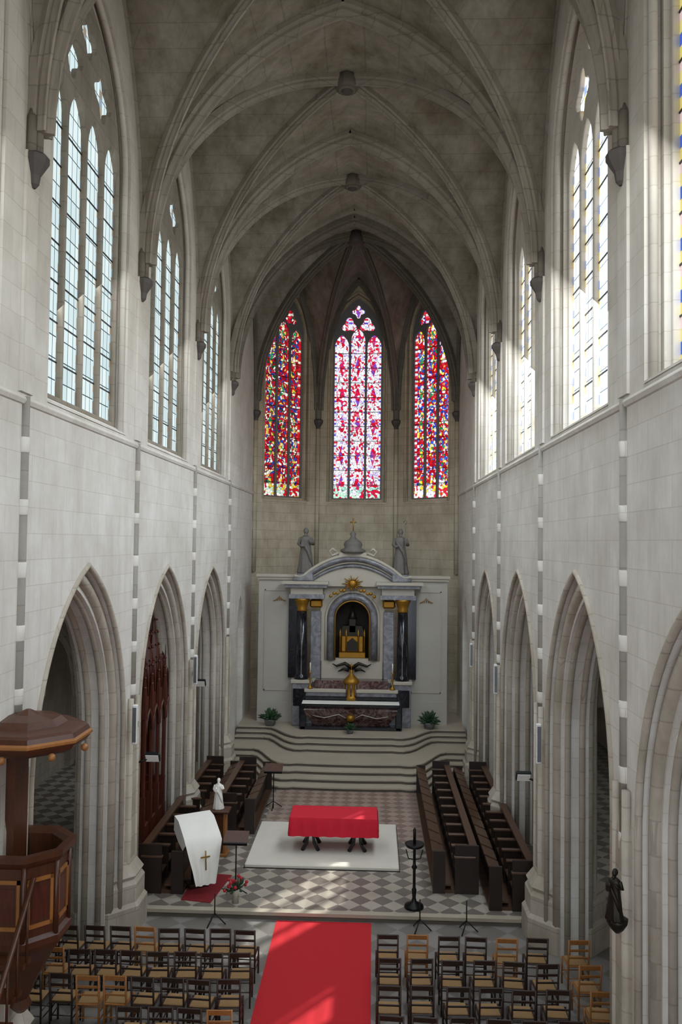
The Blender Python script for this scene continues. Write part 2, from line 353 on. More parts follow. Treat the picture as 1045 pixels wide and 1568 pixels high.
# windows -------------------------------------------------------------
wn=[0]
def window(O,U,Nn,hw,hs,ha,nl,glass,w=.0,style=0,bars=.62,tm='rib'):
    wn[0]+=1; e=empty('window_%d'%wn[0]); T=frame(O,U,Nn)
    tb=MB(); out=[(-hw-.02,-.03)]+arch(hw+.02,hs,ha+.03,14)+[(hw+.02,-.03)]
    g=.1; lw=(2*hw-.14-g*(nl-1))/nl; holes=[]
    for i in range(nl):
        c=-hw+.07+lw/2+i*(lw+g)
        top=hs+ (0.28 if style==1 and i==nl//2 else 0)+(.0 if style else .12)
        holes.append([(c-lw/2,.06)]+arch(lw/2,top-.05-lw*.35,top+lw*.45,6,c)+[(c+lw/2,.06)])
    rise=ha-hs
    if style==0:
        holes+= [foil(-hw*.42,hs+rise*.45,hw*.26,4),foil(hw*.42,hs+rise*.45,hw*.26,4),foil(0,hs+rise*.72,hw*.2,4)]
    else:
        holes+= [foil(-hw*.36,ha-hw*1.08,hw*.33,3,ph=pi/2),foil(hw*.36,ha-hw*1.08,hw*.33,3,ph=pi/2),foil(0,ha-hw*.53,hw*.27,4)]
    tb.plate(out,holes,-.06,.06,tm,T,.02)
    n=int(hs/bars)
    for k in range(1,n+1): tb.box(-hw,hw,k*bars-.012,k*bars+.012,-.035,-.015,'black',T)
    tb.obj('tracery',e)
    gb=MB(); o=[(-hw,0)]+arch(hw,hs,ha,12)+[(hw,0)]
    gb.add([(x,y,-.03) for x,y in o],[tuple(range(len(o)))],glass,False,T)
    Ti=T.inverted(); gb.obj('glass',e,uvf=lambda co:(lambda q:(q.x,q.y))(Ti@co))
    return e
for i,c in enumerate(WCS):
    window((-GX[-1],c,SILL),(0,1,0),(1,0,0),1.76,4.68,7.0,4,'g_left')
    window((GX[1],c,SILL),(0,1,0),(-1,0,0),1.76,4.68,7.0,4,'g_near' if i<=2 else 'g_right',tm='wall')
# ------------------------------------------------------------------ apse walls
mb=MB(); APX=[(-4.0,32.1),(-1.66,34.45),(1.66,34.45),(4.0,32.1)]
for i in range(3):
    a=Vector((*APX[i],0)); b=Vector((*APX[i+1],0)); L=(b-a).length; mid=(a+b)/2; U=(b-a).normalized(); Nn=Vector((U.y,-U.x,0))
    T=frame(mid,U,Nn); hw=1.05 if i==1 else 1.02; zb=9.27; zs=16.0; za=17.8
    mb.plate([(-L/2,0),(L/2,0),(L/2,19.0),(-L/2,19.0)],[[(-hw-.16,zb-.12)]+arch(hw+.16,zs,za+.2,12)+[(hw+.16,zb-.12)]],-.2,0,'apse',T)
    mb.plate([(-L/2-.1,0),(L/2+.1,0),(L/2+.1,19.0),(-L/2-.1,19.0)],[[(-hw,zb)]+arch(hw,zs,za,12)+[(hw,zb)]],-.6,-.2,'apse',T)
    for q,r,w in ((.16,.05,0),(.08,.06,-.18)):
        aa=arch(hw+q,zs,za+q*1.3,14); mb.tube([T@Vector((aa[0][0],zb-.1,w))]+[T@Vector((x,z,w)) for x,z in aa]+[T@Vector((aa[-1][0],zb-.1,w))],r,'apse',8)
    mb.add([T@Vector(p) for p in ((-hw-.16,zb-.2,.02),(hw+.16,zb-.2,.02),(hw+.16,zb+.05,-.3),(-hw-.16,zb+.05,-.3))],[(0,1,2,3)],'apse')
    window(tuple(T@Vector((0,zb,-.3))),U,Nn,hw,zs-zb,za-zb,3,['g_l','g_c','g_r'][i],style=1,tm='stone')
for (x,y) in APX:
    c=Vector((0,29.45,0)); d=(Vector((x,y,0))-c).normalized(); p=Vector((x,y,0))-d*.08
    mb.lathe(p.x,p.y,[(.04,12.1),(.08,12.15),(.1,12.3),(.19,12.45),(.21,12.55),(.16,12.6)],'corbel',8,smooth=False)
    mb.lathe(p.x,p.y,[(.13,12.5),(.13,13.3)],'darkrib',10); mb.lathe(p.x,p.y,[(.09,6.3),(.09,12.2)],'apse',10)
mb.obj('wall_apse')
# ------------------------------------------------------------------ vault
vb=MB()
def cell(mb,B,P0,P1,Af,m,nt=12,ns=16,off=.0):
    vs=[];fs=[]
    for i in range(nt+1):
        t=math.sin(pi/2*i/nt)
        for j in range(ns+1):
            q=-1+2*j/ns; s=math.copysign(math.sin(pi/2*abs(q)),q)
            sx=(P0[0]+P1[0])/2+(P1[0]-P0[0])/2*s; sy=(P0[1]+P1[1])/2+(P1[1]-P0[1])/2*s
            vs.append((B[0]+(sx-B[0])*t,B[1]+(sy-B[1])*t,Af(abs(s)*t)+off))
    for i in range(nt):
        for j in range(ns):
            k=ns+1; fs.append((i*k+j,i*k+j+1,(i+1)*k+j+1,(i+1)*k+j))
    mb.add(vs,fs,m,True)
def rib(mb,B,P,Af,w,d,m,n=18,tmax=1):
    H=Vector((P[0]-B[0],P[1]-B[1],0)); Hn=H.normalized(); lat=Vector((-Hn.y,Hn.x,0))
    path=[]
    for i in range(n+1):
        t=math.sin(pi/2*i/n)*tmax; path.append(Vector((B[0],B[1],0))+H*t+Vector((0,0,Af(t))))
    prof=[(-w/2,-.05),(-w/2,.3*d),(-w*.28,.42*d),(-w*.3,.6*d),(-w*.14,.82*d),(-w*.1,d),(w*.1,d),(w*.14,.82*d),(w*.3,.6*d),(w*.28,.42*d),(w/2,.3*d),(w/2,-.05)]
    t0=(path[1]-path[0]).normalized(); I=t0.cross(lat)
    if I.z>0: prof=[(a,-b) for a,b in prof]
    mb.sweep(path,prof,m,lat)
def wallrib(mb,P0,P1,Af,w,d,m,n=28):
    mid=Vector(((P0[0]+P1[0])/2,(P0[1]+P1[1])/2)); 
    for P in (P0,P1): rib(mb,(mid.x,mid.y),P,Af,w,d,m,n//2)
XW=4.02
for i in range(6):
    y0,y1=TR[i],TR[i+1]; B=(0,(y0+y1)/2)
    C=[(-XW,y0),(-XW,y1),(XW,y1),(XW,y0)]
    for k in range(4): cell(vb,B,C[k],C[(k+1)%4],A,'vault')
    for k in range(4): rib(vb,B,(C[k][0]*.985,C[k][1]),A,.17,.24,'rib')
    wallrib(vb,C[0],C[1],A,.14,.12,'rib'); wallrib(vb,C[2],C[3],A,.14,.12,'rib')
    vb.lathe(0,B[1],[(.12,ZC-.38),(.24,ZC-.35),(.28,ZC-.28),(.28,ZC-.05)],'darkrib',12)
    vb.lathe(0,B[1],[(.1,ZC-.42),(.14,ZC-.38),(.14,ZC-.35)],'corbel',12)
for y in TR[:6]:
    for sx in (-1,1): rib(vb,(0,y),(sx*XW,y),A,.3,.34,'rib',22)
for sx in (-1,1):
    rib(vb,(0,26.8),(sx*XW,26.8),A,.6,.26,'rib',22); rib(vb,(0,26.8),(sx*(XW-.02),26.8),lambda u:A(u)-.18,.36,.3,'darkrib',22)
B=(0,29.2); C=[(-XW,26.8)]+AP+[(XW,26.8)]
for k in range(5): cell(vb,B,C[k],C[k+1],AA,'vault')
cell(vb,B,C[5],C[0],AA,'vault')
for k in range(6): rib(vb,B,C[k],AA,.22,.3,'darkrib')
for k in range(5): wallrib(vb,C[k],C[k+1],AA,.2,.22,'darkrib')
vb.lathe(0,29.2,[(.15,18.1),(.28,18.15),(.32,18.22),(.32,18.55)],'corbel',12)
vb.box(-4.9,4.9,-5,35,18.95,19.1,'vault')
vb.obj('ceiling')
# ------------------------------------------------------------------ aisles
for sgn,nm in ((-1,'left'),(1,'right')):
    ab=MB(); Aa=mkA(4.4,7.0,2.6); xi,xo=4.9,9.2
    aw=[ (TR[i]+TR[i+1])/2 for i in range(7)]
    T=Matrix(((0,0,sgn,0),(1,0,0,0),(0,1,0,0),(0,0,0,1)))
    ab.plate([(-5,0),(32.4,0),(32.4,7.4),(-5,7.4)],[[(c-.8,2.7)]+arch(.8,4.6,5.9,8,c)+[(c+.8,2.7)] for c in aw],9.2,9.7,'aisle',T)
    ab.box(*(sorted((sgn*4.9,sgn*9.6))),32.1,32.5,0,7.4,'aisle')
    for i in range(8): ab.box(*(sorted((sgn*9.0,sgn*9.25))),TR[i]-.18,TR[i]+.18,0,4.6,'aisle')
    ab.obj('wall_aisle_'+nm)
    cb=MB()
    for i in range(7):
        y0,y1=TR[i],TR[i+1]; B=(sgn*(xi+xo)/2,(y0+y1)/2); C=[(sgn*xi,y0),(sgn*xi,y1),(sgn*xo,y1),(sgn*xo,y0)]
        for k in range(4): cell(cb,B,C[k],C[(k+1)%4],Aa,'aisle',8,10); rib(cb,B,C[k],Aa,.16,.2,'rib',10)
        for P in (C[0],C[3]): rib(cb,(B[0],y0),P,Aa,.3,.28,'rib',10)
    cb.box(*(sorted((sgn*4.9,sgn*9.7))),-5,32.5,7.35,7.5,'aisle')
    cb.obj('ceiling_aisle_'+nm)
    for c in aw: window((sgn*9.4,c,2.7),(0,1,0),(-sgn,0,0),.8,1.9,3.2,2,'g_aisle',bars=.5)
# ------------------------------------------------------------------ floor & steps
fb=MB(); fb.box(-9.6,9.6,-5,16.6,-.2,0,'nave_floor'); fb.box(-9.6,9.6,16.6,35,-.2,.15,'choir_floor')
fb.box(-9.6,9.6,16.56,16.72,.09,.154,'step'); fb.box(-9.6,9.6,16.59,16.62,0,.1,'riser')
fb.box(-2.05,2.1,20.6,26,.1,.156,'choir_mid')
fb.obj('floor')
st=MB()
def stepout(Dc,Ds,hw):
    f=[]
    for i in range(41):
        x=-4.0+8*i/40; a=abs(x)
        t=min(1,max(0,(a-hw)/1.05)); t=t*t*(3-2*t)
        y=Dc-.12*math.cos(min(1,a/hw)*pi/2)-(.1*math.sin(min(1,max(0,(a-hw*.75)/(hw*.3)))*pi)) ; y=y+(Ds-y)*t
        f.append((x,y))
    return f
def step(f,z):
    st.prism(f+[(4.0,32.1),(1.66,34.4),(-1.66,34.4),(-4,32.1)],z-.12,z-.04,'riser')
    st.prism([(x,y-.04) for x,y in f]+[(4.0,32.1),(1.66,34.4),(-1.66,34.4),(-4,32.1)],z-.04,z,'step')
for i in range(4): step(stepout(24.7+.42*i,26.7+.3*i,2.15),.15+.12*(i+1))
for i in range(3): step(stepout(27.25+.38*i,28.7+.25*i,1.9),.63+.12*(i+1))
st.obj('sanctuary_steps')
Z0=.99
cb=MB(); cb.box(-1.11,.76,-5,16.54,0,.012,'red'); cb.obj('red_carpet')
# ------------------------------------------------------------------ robed figure
def figure(mb,x,y,z,h,m,face=-pi/2,arms='hold'):
    T=Matrix.Translation((x,y,z))@Matrix.Rotation(face+pi/2,4,'Z')@Matrix.Scale(h/1.75,4)
    fold=lambda a,zz: .10*math.sin(9*a+zz*2)*max(0,1-zz/1.3)
    prof=[(.30,0),(.31,.06),(.26,.35),(.23,.7),(.2,.95),(.19,1.1),(.215,1.3),(.2,1.4),(.11,1.47),(.06,1.5)]
    mb.lathe(0,0,prof,m,36,sx=1.05,sy=.78,T=T,fold=fold)
    mb.tube([(0,.0,1.42),(0,-.01,1.55)],[.06,.055],m,10,T=T)
    mb.sphere((0,-.015,1.63),.105,m,.82,.95,1.22,T=T)
    mb.sphere((0,.03,1.66),.115,m,.9,.9,1.15,T=T)
    mb.tube([(0,-.1,1.64),(0,-.13,1.605),(0,-.105,1.6)],[.01,.018,.01],m,6,T=T)
    mb.tube([(0,-.07,1.56),(0,-.1,1.48),(0,-.08,1.38)],[.06,.05,.01],m,8,T=T)
    mb.tube([(-.2,0,1.38),(-.27,-.02,1.15),(-.18,-.2,1.08),(-.08,-.25,1.12)],[.075,.075,.06,.035],m,8,T=T)
    mb.tube([(.2,0,1.38),(.28,0,1.15),(.22,-.18,1.2),(.16,-.25,1.34)],[.075,.075,.055,.03],m,8,T=T)
    mb.tube([(-.2,.02,1.38),(-.1,-.17,1.2),(.1,-.2,.9),(.2,-.14,.6),(.24,-.05,.25)],[.06,.06,.07,.07,.03],m,8,T=T)
    if arms=='staff': mb.tube([(.17,-.27,0.02),(.17,-.27,1.95)],.018,m,6,T=T); mb.tube([(.17,-.27,1.95),(.24,-.27,2.05),(.17,-.27,2.12),(.1,-.27,2.03)],.018,m,6,T=T)
    else: mb.box(-.16,-.02,-.3,-.24,1.05,1.25,m,T=T)
# ------------------------------------------------------------------ high altar
al=MB(); Y=30.0
for s in (-1,1):
    x0,x1=sorted((s*1.9,s*3.42)); al.box(x0,x1,Y,Y+.35,Z0,6.15,'panel')
    al.box(x0-.0,x1+.0,Y-.05,Y+.4,Z0,1.75,'panel'); 
    al.box(min(x0,x1)-.04,x1+.04,Y-.08,Y+.4,6.1,6.2,'cream'); al.box(x0-.08,x1+.08,Y-.14,Y+.45,6.2,6.3,'cream')
    fx0,fx1=x0+.22,x1-.22
    for (a,b,c,d) in ((fx0,fx1,5.7,5.74),(fx0,fx1,2.1,2.14),(fx0,fx0+.04,2.1,5.74),(fx1-.04,fx1,2.1,5.74)): al.box(a,b,Y-.03,Y,c,d,'cream')
    cx=(fx0+fx1)/2
    for k in range(-3,4): al.tube([(cx+k*.05,Y-.04,5.5-.05*abs(k)),(cx+k*.08,Y-.05,5.33)],[.02,.01],'gold',6)
    al.box(*sorted((s*1.45,s*2.1)),29.3,Y+.3,Z0,2.5,'greym',b=.02); al.box(*sorted((s*1.5,s*2.05)),29.27,29.31,1.7,2.3,'blackm')
    al.box(*sorted((s*1.4,s*2.15)),29.25,Y,2.48,2.6,'cream',b=.02)
    al.lathe(s*1.8,29.6,[(.26,2.6),(.26,2.68),(.22,2.74),(.2,2.8),(.21,3.4),(.175,5.0)],'blackm',24)
    al.lathe(s*1.8,29.6,[(.17,5.0),(.2,5.04),(.17,5.1),(.23,5.3),(.28,5.4),(.28,5.46)],'gold',16)
    al.box(*sorted((s*1.95,s*2.3)),29.8,Y,2.6,5.46,'blackm')
    al.box(*sorted((s*1.12,s*1.5)),29.75,Y+.1,Z0,5.0,'greym',b=.02); al.box(*sorted((s*1.08,s*1.54)),29.7,Y+.1,5.12,5.42,'gold',b=.06)
    al.box(*sorted((s*1.08,s*1.54)),29.7,Y,2.48,2.6,'cream')
    al.box(*sorted((s*1.0,s*2.25)),29.35,Y+.3,5.46,5.62,'greym'); al.box(*sorted((s*1.05,s*2.2)),29.4,Y+.3,5.62,5.86,'cream'); al.box(*sorted((s*.9,s*2.4)),29.25,Y+.3,5.86,5.98,'greym'); al.box(*sorted((s*.85,s*2.5)),29.15,Y+.3,5.98,6.08,'cream')
    al.box(*sorted((s*1.4,s*2.0)),29.4,29.95,6.08,6.35,'greym',b=.03)
al.box(-1.1,1.1,29.85,Y+.35,Z0,3.2,'cream')
T=Matrix(((1,0,0,0),(0,0,1,0),(0,1,0,0),(0,0,0,1)))
al.plate([(-1.15,3.2),(1.15,3.2),(1.15,6.2)]+[(1.15*math.cos(a),6.1+.75*math.sin(a)) for a in [pi*i/16 for i in range(1,16)]]+[(-1.15,6.2)],[[(-.62,3.3)]+[( -.62*math.cos(a),4.75+.62*math.sin(a)) for a in [pi*i/16 for i in range(17)]]+[(.62,3.3)]],29.88,30.1,'cream',T)
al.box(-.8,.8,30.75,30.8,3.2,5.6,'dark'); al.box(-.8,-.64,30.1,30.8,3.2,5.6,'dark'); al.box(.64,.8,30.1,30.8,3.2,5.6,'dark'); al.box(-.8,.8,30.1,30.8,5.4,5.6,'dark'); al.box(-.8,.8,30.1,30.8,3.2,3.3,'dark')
for (r,w,yy,mm) in ((.78,.13,29.86,'greym'),(.62,.025,29.8,'gold'),(.95,.05,29.86,'cream')):
    al.tube([(-r,yy,3.25)]+[(-r*math.cos(a),yy,4.75+r*math.sin(a)) for a in [pi*i/20 for i in range(21)]]+[(r,yy,3.25)],w,mm,8)
def ped(off,r,m,yy):
    pts=[]
    for i in range(33):
        x=-2.1+4.2*i/32; z=6.12+.78*(math.cos(min(1,abs(x)/1.75)*pi/2))**.8+(.05*(abs(x)-1.6) if abs(x)>1.6 else 0); pts.append((x,yy,z+off))
    al.tube(pts,r,m,8)
ped(0,.1,'greym',29.5); ped(.12,.06,'cream',29.45); ped(-.14,.05,'cream',29.6); ped(-.26,.06,'greym',29.62)
pts=[(-1.75+3.5*i/24, 6.1+.75*(math.cos(min(1,abs(-1.75+3.5*i/24)/1.75)*pi/2))**.8) for i in range(25)]
al.plate([(-1.75,5.9)]+pts[1:-1]+[(1.75,5.9)],[],29.65,30.2,'cream',T)
for k in range(18):
    a=2*pi*k/18; r=.3 if k%2 else .22; al.tube([(.1*math.cos(a),29.6,6.0+.1*math.sin(a)),(r*1.3*math.cos(a),29.6,6.0+r*math.sin(a))],[.035,.01],'gold',6)
al.sphere((0,29.55,6.0),.13,'gold',sy=.4)
for s in (-1,1):
    for k in range(5): al.sphere((s*(.3+.12*k),29.6,5.75-.05*k+.05*(k%2)),.06,'gold',sy=.5)
al.box(-.5,.5,29.4,29.9,6.95,7.12,'cream',b=.03); al.lathe(0,29.6,[(.42,7.1),(.46,7.2),(.3,7.28),(.34,7.4),(.3,7.5),(.14,7.6),(.08,7.7),(.12,7.78),(.02,7.9)],'stone',16)
for s in (-1,1):
    al.tube([(s*.5,29.6,7.1),(s*.75,29.6,7.0),(s*.85,29.6,7.15),(s*.72,29.6,7.25),(s*.62,29.6,7.15)],.05,'cream',8)
al.tube([(0,29.6,7.85),(0,29.6,8.35)],.02,'gold'); al.tube([(-.12,29.6,8.2),(.12,29.6,8.2)],.02,'gold')
TX=Matrix(((1,0,0,0),(0,0,1,0),(0,1,0,0),(0,0,0,1)))
al.box(-.48,.48,30.0,30.5,3.3,3.5,'gold',b=.02); al.box(-.4,.4,30.12,30.5,3.5,4.1,'gold',b=.03)
al.prism([(-.48,4.08),(.48,4.08),(.34,4.45),(-.34,4.45)],30.1,30.52,'bronze',T=TX)
for x in (-.44,-.22,.22,.44): al.lathe(x,30.08,[(.03,3.5),(.03,4.05),(.05,4.1),(.005,4.35)],'gold',6)
al.box(-.13,.13,30.1,30.45,4.2,4.7,'bronze',b=.02); al.lathe(0,30.25,[(.17,4.68),(.1,4.85),(.01,5.15)],'bronze',8)
al.prism([(-.2,3.55),(.2,3.55),(.2,3.85),(0,4.02),(-.2,3.85)],30.05,30.12,'bronze',T=TX)
for s in (-1,1):
    al.tube([(0,29.75,2.98),(s*.25,29.75,3.15),(s*.55,29.75,3.05),(s*.7,29.75,3.13)],[.08,.06,.04,.01],'bronze',8)
    al.tube([(s*.1,29.75,2.9),(s*.3,29.75,2.95),(s*.5,29.75,2.85)],[.06,.05,.01],'bronze',8)
al.box(-1.6,1.6,29.2,29.85,Z0,2.25,'greym',b=.02); al.box(-1.65,1.65,29.15,29.85,2.2,2.32,'cream',b=.02); al.box(-1.3,1.3,29.3,29.85,2.3,2.6,'redm',b=.02)
al.box(-1.62,1.62,29.1,29.3,1.95,2.08,'blackm',b=.02)
al.lathe(0,29.35,[(.3,1.95),(.3,2.05),(.25,2.1),(.25,2.5),(.3,2.56),(.3,2.6),(.2,2.7),(.08,2.82),(.04,2.86),(.07,2.92),(.01,3.0)],'gold',16)
for a in range(5): an=pi+pi*(a+.5)/5; al.lathe(.26*math.cos(an),29.35+.26*math.sin(an),[(.03,2.1),(.03,2.5)],'redm',8)
al.tube([(0,29.35,2.95),(0,29.35,3.2)],.015,'gold'); al.tube([(-.08,29.35,3.12),(.08,29.35,3.12)],.015,'gold')
pr=[(1.30,Z0+.1),(1.38,Z0+.25),(1.55,Z0+.5),(1.62,Z0+.7),(1.55,Z0+.82)]
vs=[];fs=[]
for (r,z) in pr: vs+= [(-r,29.0-(r-1.3)*1.0+0,z),(r,29.0-(r-1.3)*1.0,z),(r,29.5,z),(-r,29.5,z)]
for j in range(len(pr)-1):
    for i in range(4): fs.append((j*4+i,j*4+(i+1)%4,j*4+4+(i+1)%4,j*4+4+i))
al.add(vs,fs,'redm'); al.box(-1.75,1.75,28.75,29.5,Z0,Z0+.12,'blackm',b=.02); al.box(-1.72,1.72,28.6,29.5,1.8,1.92,'blackm',b=.02); al.box(-1.68,1.68,28.58,29.1,1.915,1.935,'white')
for s in (-1,1): al.box(*sorted((s*1.55,s*1.78)),28.75,29.4,Z0,1.85,'blackm',b=.03)
for s in (-1,1): al.tube([(s*1.3,28.68,1.5),(s*.9,28.7,1.42),(s*.4,28.68,1.55),(s*.15,28.68,1.42)],[.01,.015,.015,.01],'cream',6)
al.lathe(0,28.7,[(.02,1.3),(.14,1.34),(.14,1.5),(.02,1.54)],'gold',10)
for s,st_ in ((-1,'hold'),(1,'staff')):
    figure(al,s*1.7,29.65,6.35,1.6,'stone',arms=st_)
# altar candlesticks stand on the gradine and belong to the altar
for s in (-1,1):
    al.lathe(s*1.45,29.25,[(.1,2.32),(.09,2.37),(.03,2.43),(.025,2.6),(.045,2.63),(.02,2.7),(.02,2.85),(.06,2.9)],'gold',10); al.lathe(s*1.45,29.25,[(.022,2.9),(.022,3.2),(.003,3.24)],'gwhite',8)
al.obj('high_altar')
def plant(x,y,z,r,pot=True,fl=None):
    p=MB(); p.lathe(x,y,[(r*.4,z),(r*.55,z+r*.5),(r*.6,z+r*.55),(r*.5,z+r*.55)],'greym' if pot else 'cream',12)
    for k in range(70):
        a=random.random()*2*pi; e=random.random()*1.3; L=r*(.7+.5*random.random()); 
        d=Vector((math.cos(a)*math.cos(e),math.sin(a)*math.cos(e),math.sin(e))); b=Vector((x,y,z+r*.5))
        p.tube([b,b+d*L*.6+Vector((0,0,.03)),b+d*L],[.01,r*.13,.004],'green' if not fl or k%2 else fl,5)
    p.obj('potted_plant')
plant(-2.85,29.3,Z0,.4); plant(2.75,29.3,Z0,.4); plant(0,28.3,Z0,.24)
# ------------------------------------------------------------------ people's altar on dais
d=MB(); d.box(-2.1,1.38,18.75,21.6,.15,.24,'dais',b=.02); d.box(-2.12,1.4,18.73,21.62,.15,.17,'stall'); d.obj('altar_dais')
t=MB(); x0,x1,y0,y1=-1.16,.88,19.45,20.35; zt=1.06
t.box(x0,x1,y0,y1,zt-.06,zt,'redcloth')
per=[]
def side(xa,ya,xb,yb,n):
    for i in range(n): per.append((xa+(xb-xa)*i/n,ya+(yb-ya)*i/n))
side(x0,y0,x1,y0,40);side(x1,y0,x1,y1,16);side(x1,y1,x0,y1,40);side(x0,y1,x0,y0,16)
vs=[];fs=[]
for lv,(z,o) in enumerate(((zt,0.0),(zt-.04,.015),(zt-.2,.02),(zt-.42,.03))):
    for i,(x,y) in enumerate(per):
        k=o+(.022*math.sin(i*1.1)*lv/3); vs.append((x+(k if x>=x1-1e-6 else -k if x<=x0+1e-6 else 0),y+(k if y>=y1-1e-6 else -k if y<=y0+1e-6 else 0),z))
n=len(per)
for j in range(3):
    for i in range(n): fs.append((j*n+i,j*n+(i+1)%n,(j+1)*n+(i+1)%n,(j+1)*n+i))
t.add(vs,fs,'redcloth',True)
for x in (-.68,.42):
    for yy in (19.65,20.15):
        for s in (-1,1): t.tube([(x+s*.19,yy,.242),(x+s*.09,yy,.42),(x+s*.06,yy,.6),(x+s*.14,yy,.8),(x+s*.2,yy,1.0)],[.05,.04,.035,.04,.045],'blackm',8)
t.obj('altar_table')
# ------------------------------------------------------------------ choir stalls
def stallrow(xs,face,y0,y1,name):
    b=MB(); f=face
    def bx(a,c,*r,**k): b.box(min(xs+f*a,xs+f*c),max(xs+f*a,xs+f*c),*r,**k)
    bx(-.36,.6,y0,y1,.15,.22,'stalltop')
    bx(-.32,-.26,y0,y1,.24,1.0,'stall'); bx(-.36,-.2,y0,y1,1.0,1.05,'stalltop')
    n=int((y1-y0)/.62); p=(y1-y0)/n
    for i in range(n+1):
        y=y0+i*p
        bx(-.26,.12,y-.025,y+.025,.22,.9,'stall'); bx(-.3,.16,y-.05,y+.05,.88,.93,'stalltop',b=.01)
        if i<n:
            bx(-.24,.1,y+.05,y+p-.05,.48,.52,'stalltop')
            T=Matrix.Translation((xs+f*.48,y+p/2,.95))@Matrix.Rotation(-f*.4,4,'Y')
            b.box(-.14,.14,-p/2+.05,p/2-.05,-.012,.012,'stalltop',T)
    bx(.4,.43,y0,y1,.22,.84,'stall'); 
    for yy in (y0,y1): bx(.34,.6,yy-.03,yy+.03,.15,1.02,'stall'); bx(-.36,.14,yy-.03,yy+.03,.15,1.15,'stall')
    bx(.2,.34,y0,y1,.3,.34,'stalltop')
    b.obj(name)
stallrow(-3.75,1,17.3,24.4,'choir_stall'); stallrow(-2.78,1,20.9,24.4,'choir_stall')
stallrow(3.72,-1,16.95,24.4,'choir_stall'); stallrow(2.65,-1,17.7,24.4,'choir_stall')
# ------------------------------------------------------------------ gothic canopy stall (left arch 2)
g=MB(); gx,gy0,gy1=-4.75,18.6,21.0
g.box(gx-.25,gx+.35,gy0,gy1,.15,1.0,'canopy',b=.03); g.box(gx-.25,gx-.15,gy0,gy1,1,4.2,'canopy')
nb=4; p=(gy1-gy0)/nb
for i in range(nb+1):
    y=gy0+i*p; g.box(gx-.2,gx+.4,y-.05,y+.05,.15,1.7,'canopy'); g.lathe(gx+.35,y,[(.05,1.7),(.05,3.4),(.08,3.45),(.08,3.6),(.03,4.3),(.005,4.9)],'canopy',6,smooth=False)
    g.box(gx-.2,gx-.1,y-.05,y+.05,1.7,4.2,'canopy')
    for k in range(5): g.sphere((gx+.35,y,3.7+.22*k),.06-.006*k,'canopy',n=6)
for i in range(nb):
    y=gy0+(i+.5)*p; a=arch(p/2-.04,3.1,3.6,8,y); g.tube([(gx+.38,yy,z) for yy,z in a],.035,'canopy',6)
    g.add([(gx-.2,y-p/2,3.6),(gx+.38,y-p/2,3.6),(gx+.38,y+p/2,3.6),(gx-.2,y+p/2,3.6)],[(0,1,2,3)],'canopy')
    g.lathe(gx+.12,y,[(.24,3.6),(.25,3.9),(.17,3.95),(.16,4.5),(.2,4.55),(.06,5.2),(.01,5.95)],'canopy',8,smooth=False)
    for q in range(8):
        an=q*pi/4; g.lathe(gx+.12+.22*math.cos(an),y+.22*math.sin(an),[(.025,3.9),(.025,4.3),(.003,4.65)],'canopy',5)
        for k in range(4): g.sphere((gx+.12+(.18-.035*k)*math.cos(an),y+(.18-.035*k)*math.sin(an),4.65+.3*k),.03,'canopy',n=5)
    g.box(gx-.1,gx+.32,y-p/2+.06,y+p/2-.06,.6,.66,'stalltop')
g.obj('gothic_canopied_stall')
# ------------------------------------------------------------------ ambo, lecterns, candle stand
a=MB(); T=Matrix.Translation((-2.95,17.7,.165))@Matrix.Rotation(math.radians(32),4,'Z')
a.box(-.22,.22,-.15,.2,0,.08,'stall',T,b=.01); a.box(-.1,.1,-.05,.1,.08,1.1,'stall',T); 
vs=[];fs=[];rows=[(.36,1.42),(.1,1.38),(-.28,1.12),(-.38,1.02),(-.44,.75),(-.5,.5),(-.54,.2)]
for j,(yy,z) in enumerate(rows):
    for i in range(13):
        u=i/12; wd=.4 if j<4 else .4-.06*(j-3); x=-wd+2*wd*u; vs.append((x,yy+(.03*math.sin(i*1.6) if j>3 else 0),z))
for j in range(len(rows)-1):
    for i in range(12): fs.append((j*13+i,j*13+i+1,(j+1)*13+i+1,(j+1)*13+i))
a.add(vs,fs,'white',True,T)
for s in (-1,1): a.add([(s*.4,.36,1.42),(s*.4,.1,1.38),(s*.4,-.28,1.12),(s*.4,-.38,1.02),(s*.4,-.2,.85),(s*.4,.1,.95),(s*.4,.36,1.1)],[tuple(range(7))],'white',False,T)
a.add([(-.4,.36,1.42),(.4,.36,1.42),(.4,.38,1.1),(-.4,.38,1.1)],[(0,1,2,3)],'white',False,T)
a.tube([(0,-.485,.88),(0,-.52,.5)],.015,'gold',6,T=T); a.tube([(-.1,-.475,.75),(.1,-.475,.75)],.015,'gold',6,T=T)
a.obj('draped_ambo')
r=MB(); r.prism([(-3.13,17.0),(-2.5,16.9),(-2.3,18.3),(-3.1,18.4)],.15,.163,'darkred'); r.obj('red_rug')
a=MB(); x,y=-2.85,19.5
a.box(x-.25,x+.25,y-.18,y+.18,.15,.22,'orange',b=.01); a.box(x-.2,x-.15,y-.15,y+.15,.22,1.15,'orange'); a.box(x+.15,x+.2,y-.15,y+.15,.22,1.15,'orange'); a.box(x-.15,x+.15,y-.13,y-.1,.3,1.1,'pulpit')
a.box(x-.28,x+.28,y-.22,y+.22,1.15,1.2,'pulpit',b=.01); a.box(x-.15,x+.15,y-.1,y+.1,.65,.68,'stall'); 
figure(a,x,y,1.2,.7,'white'); a.obj('wooden_lectern_with_statuette')
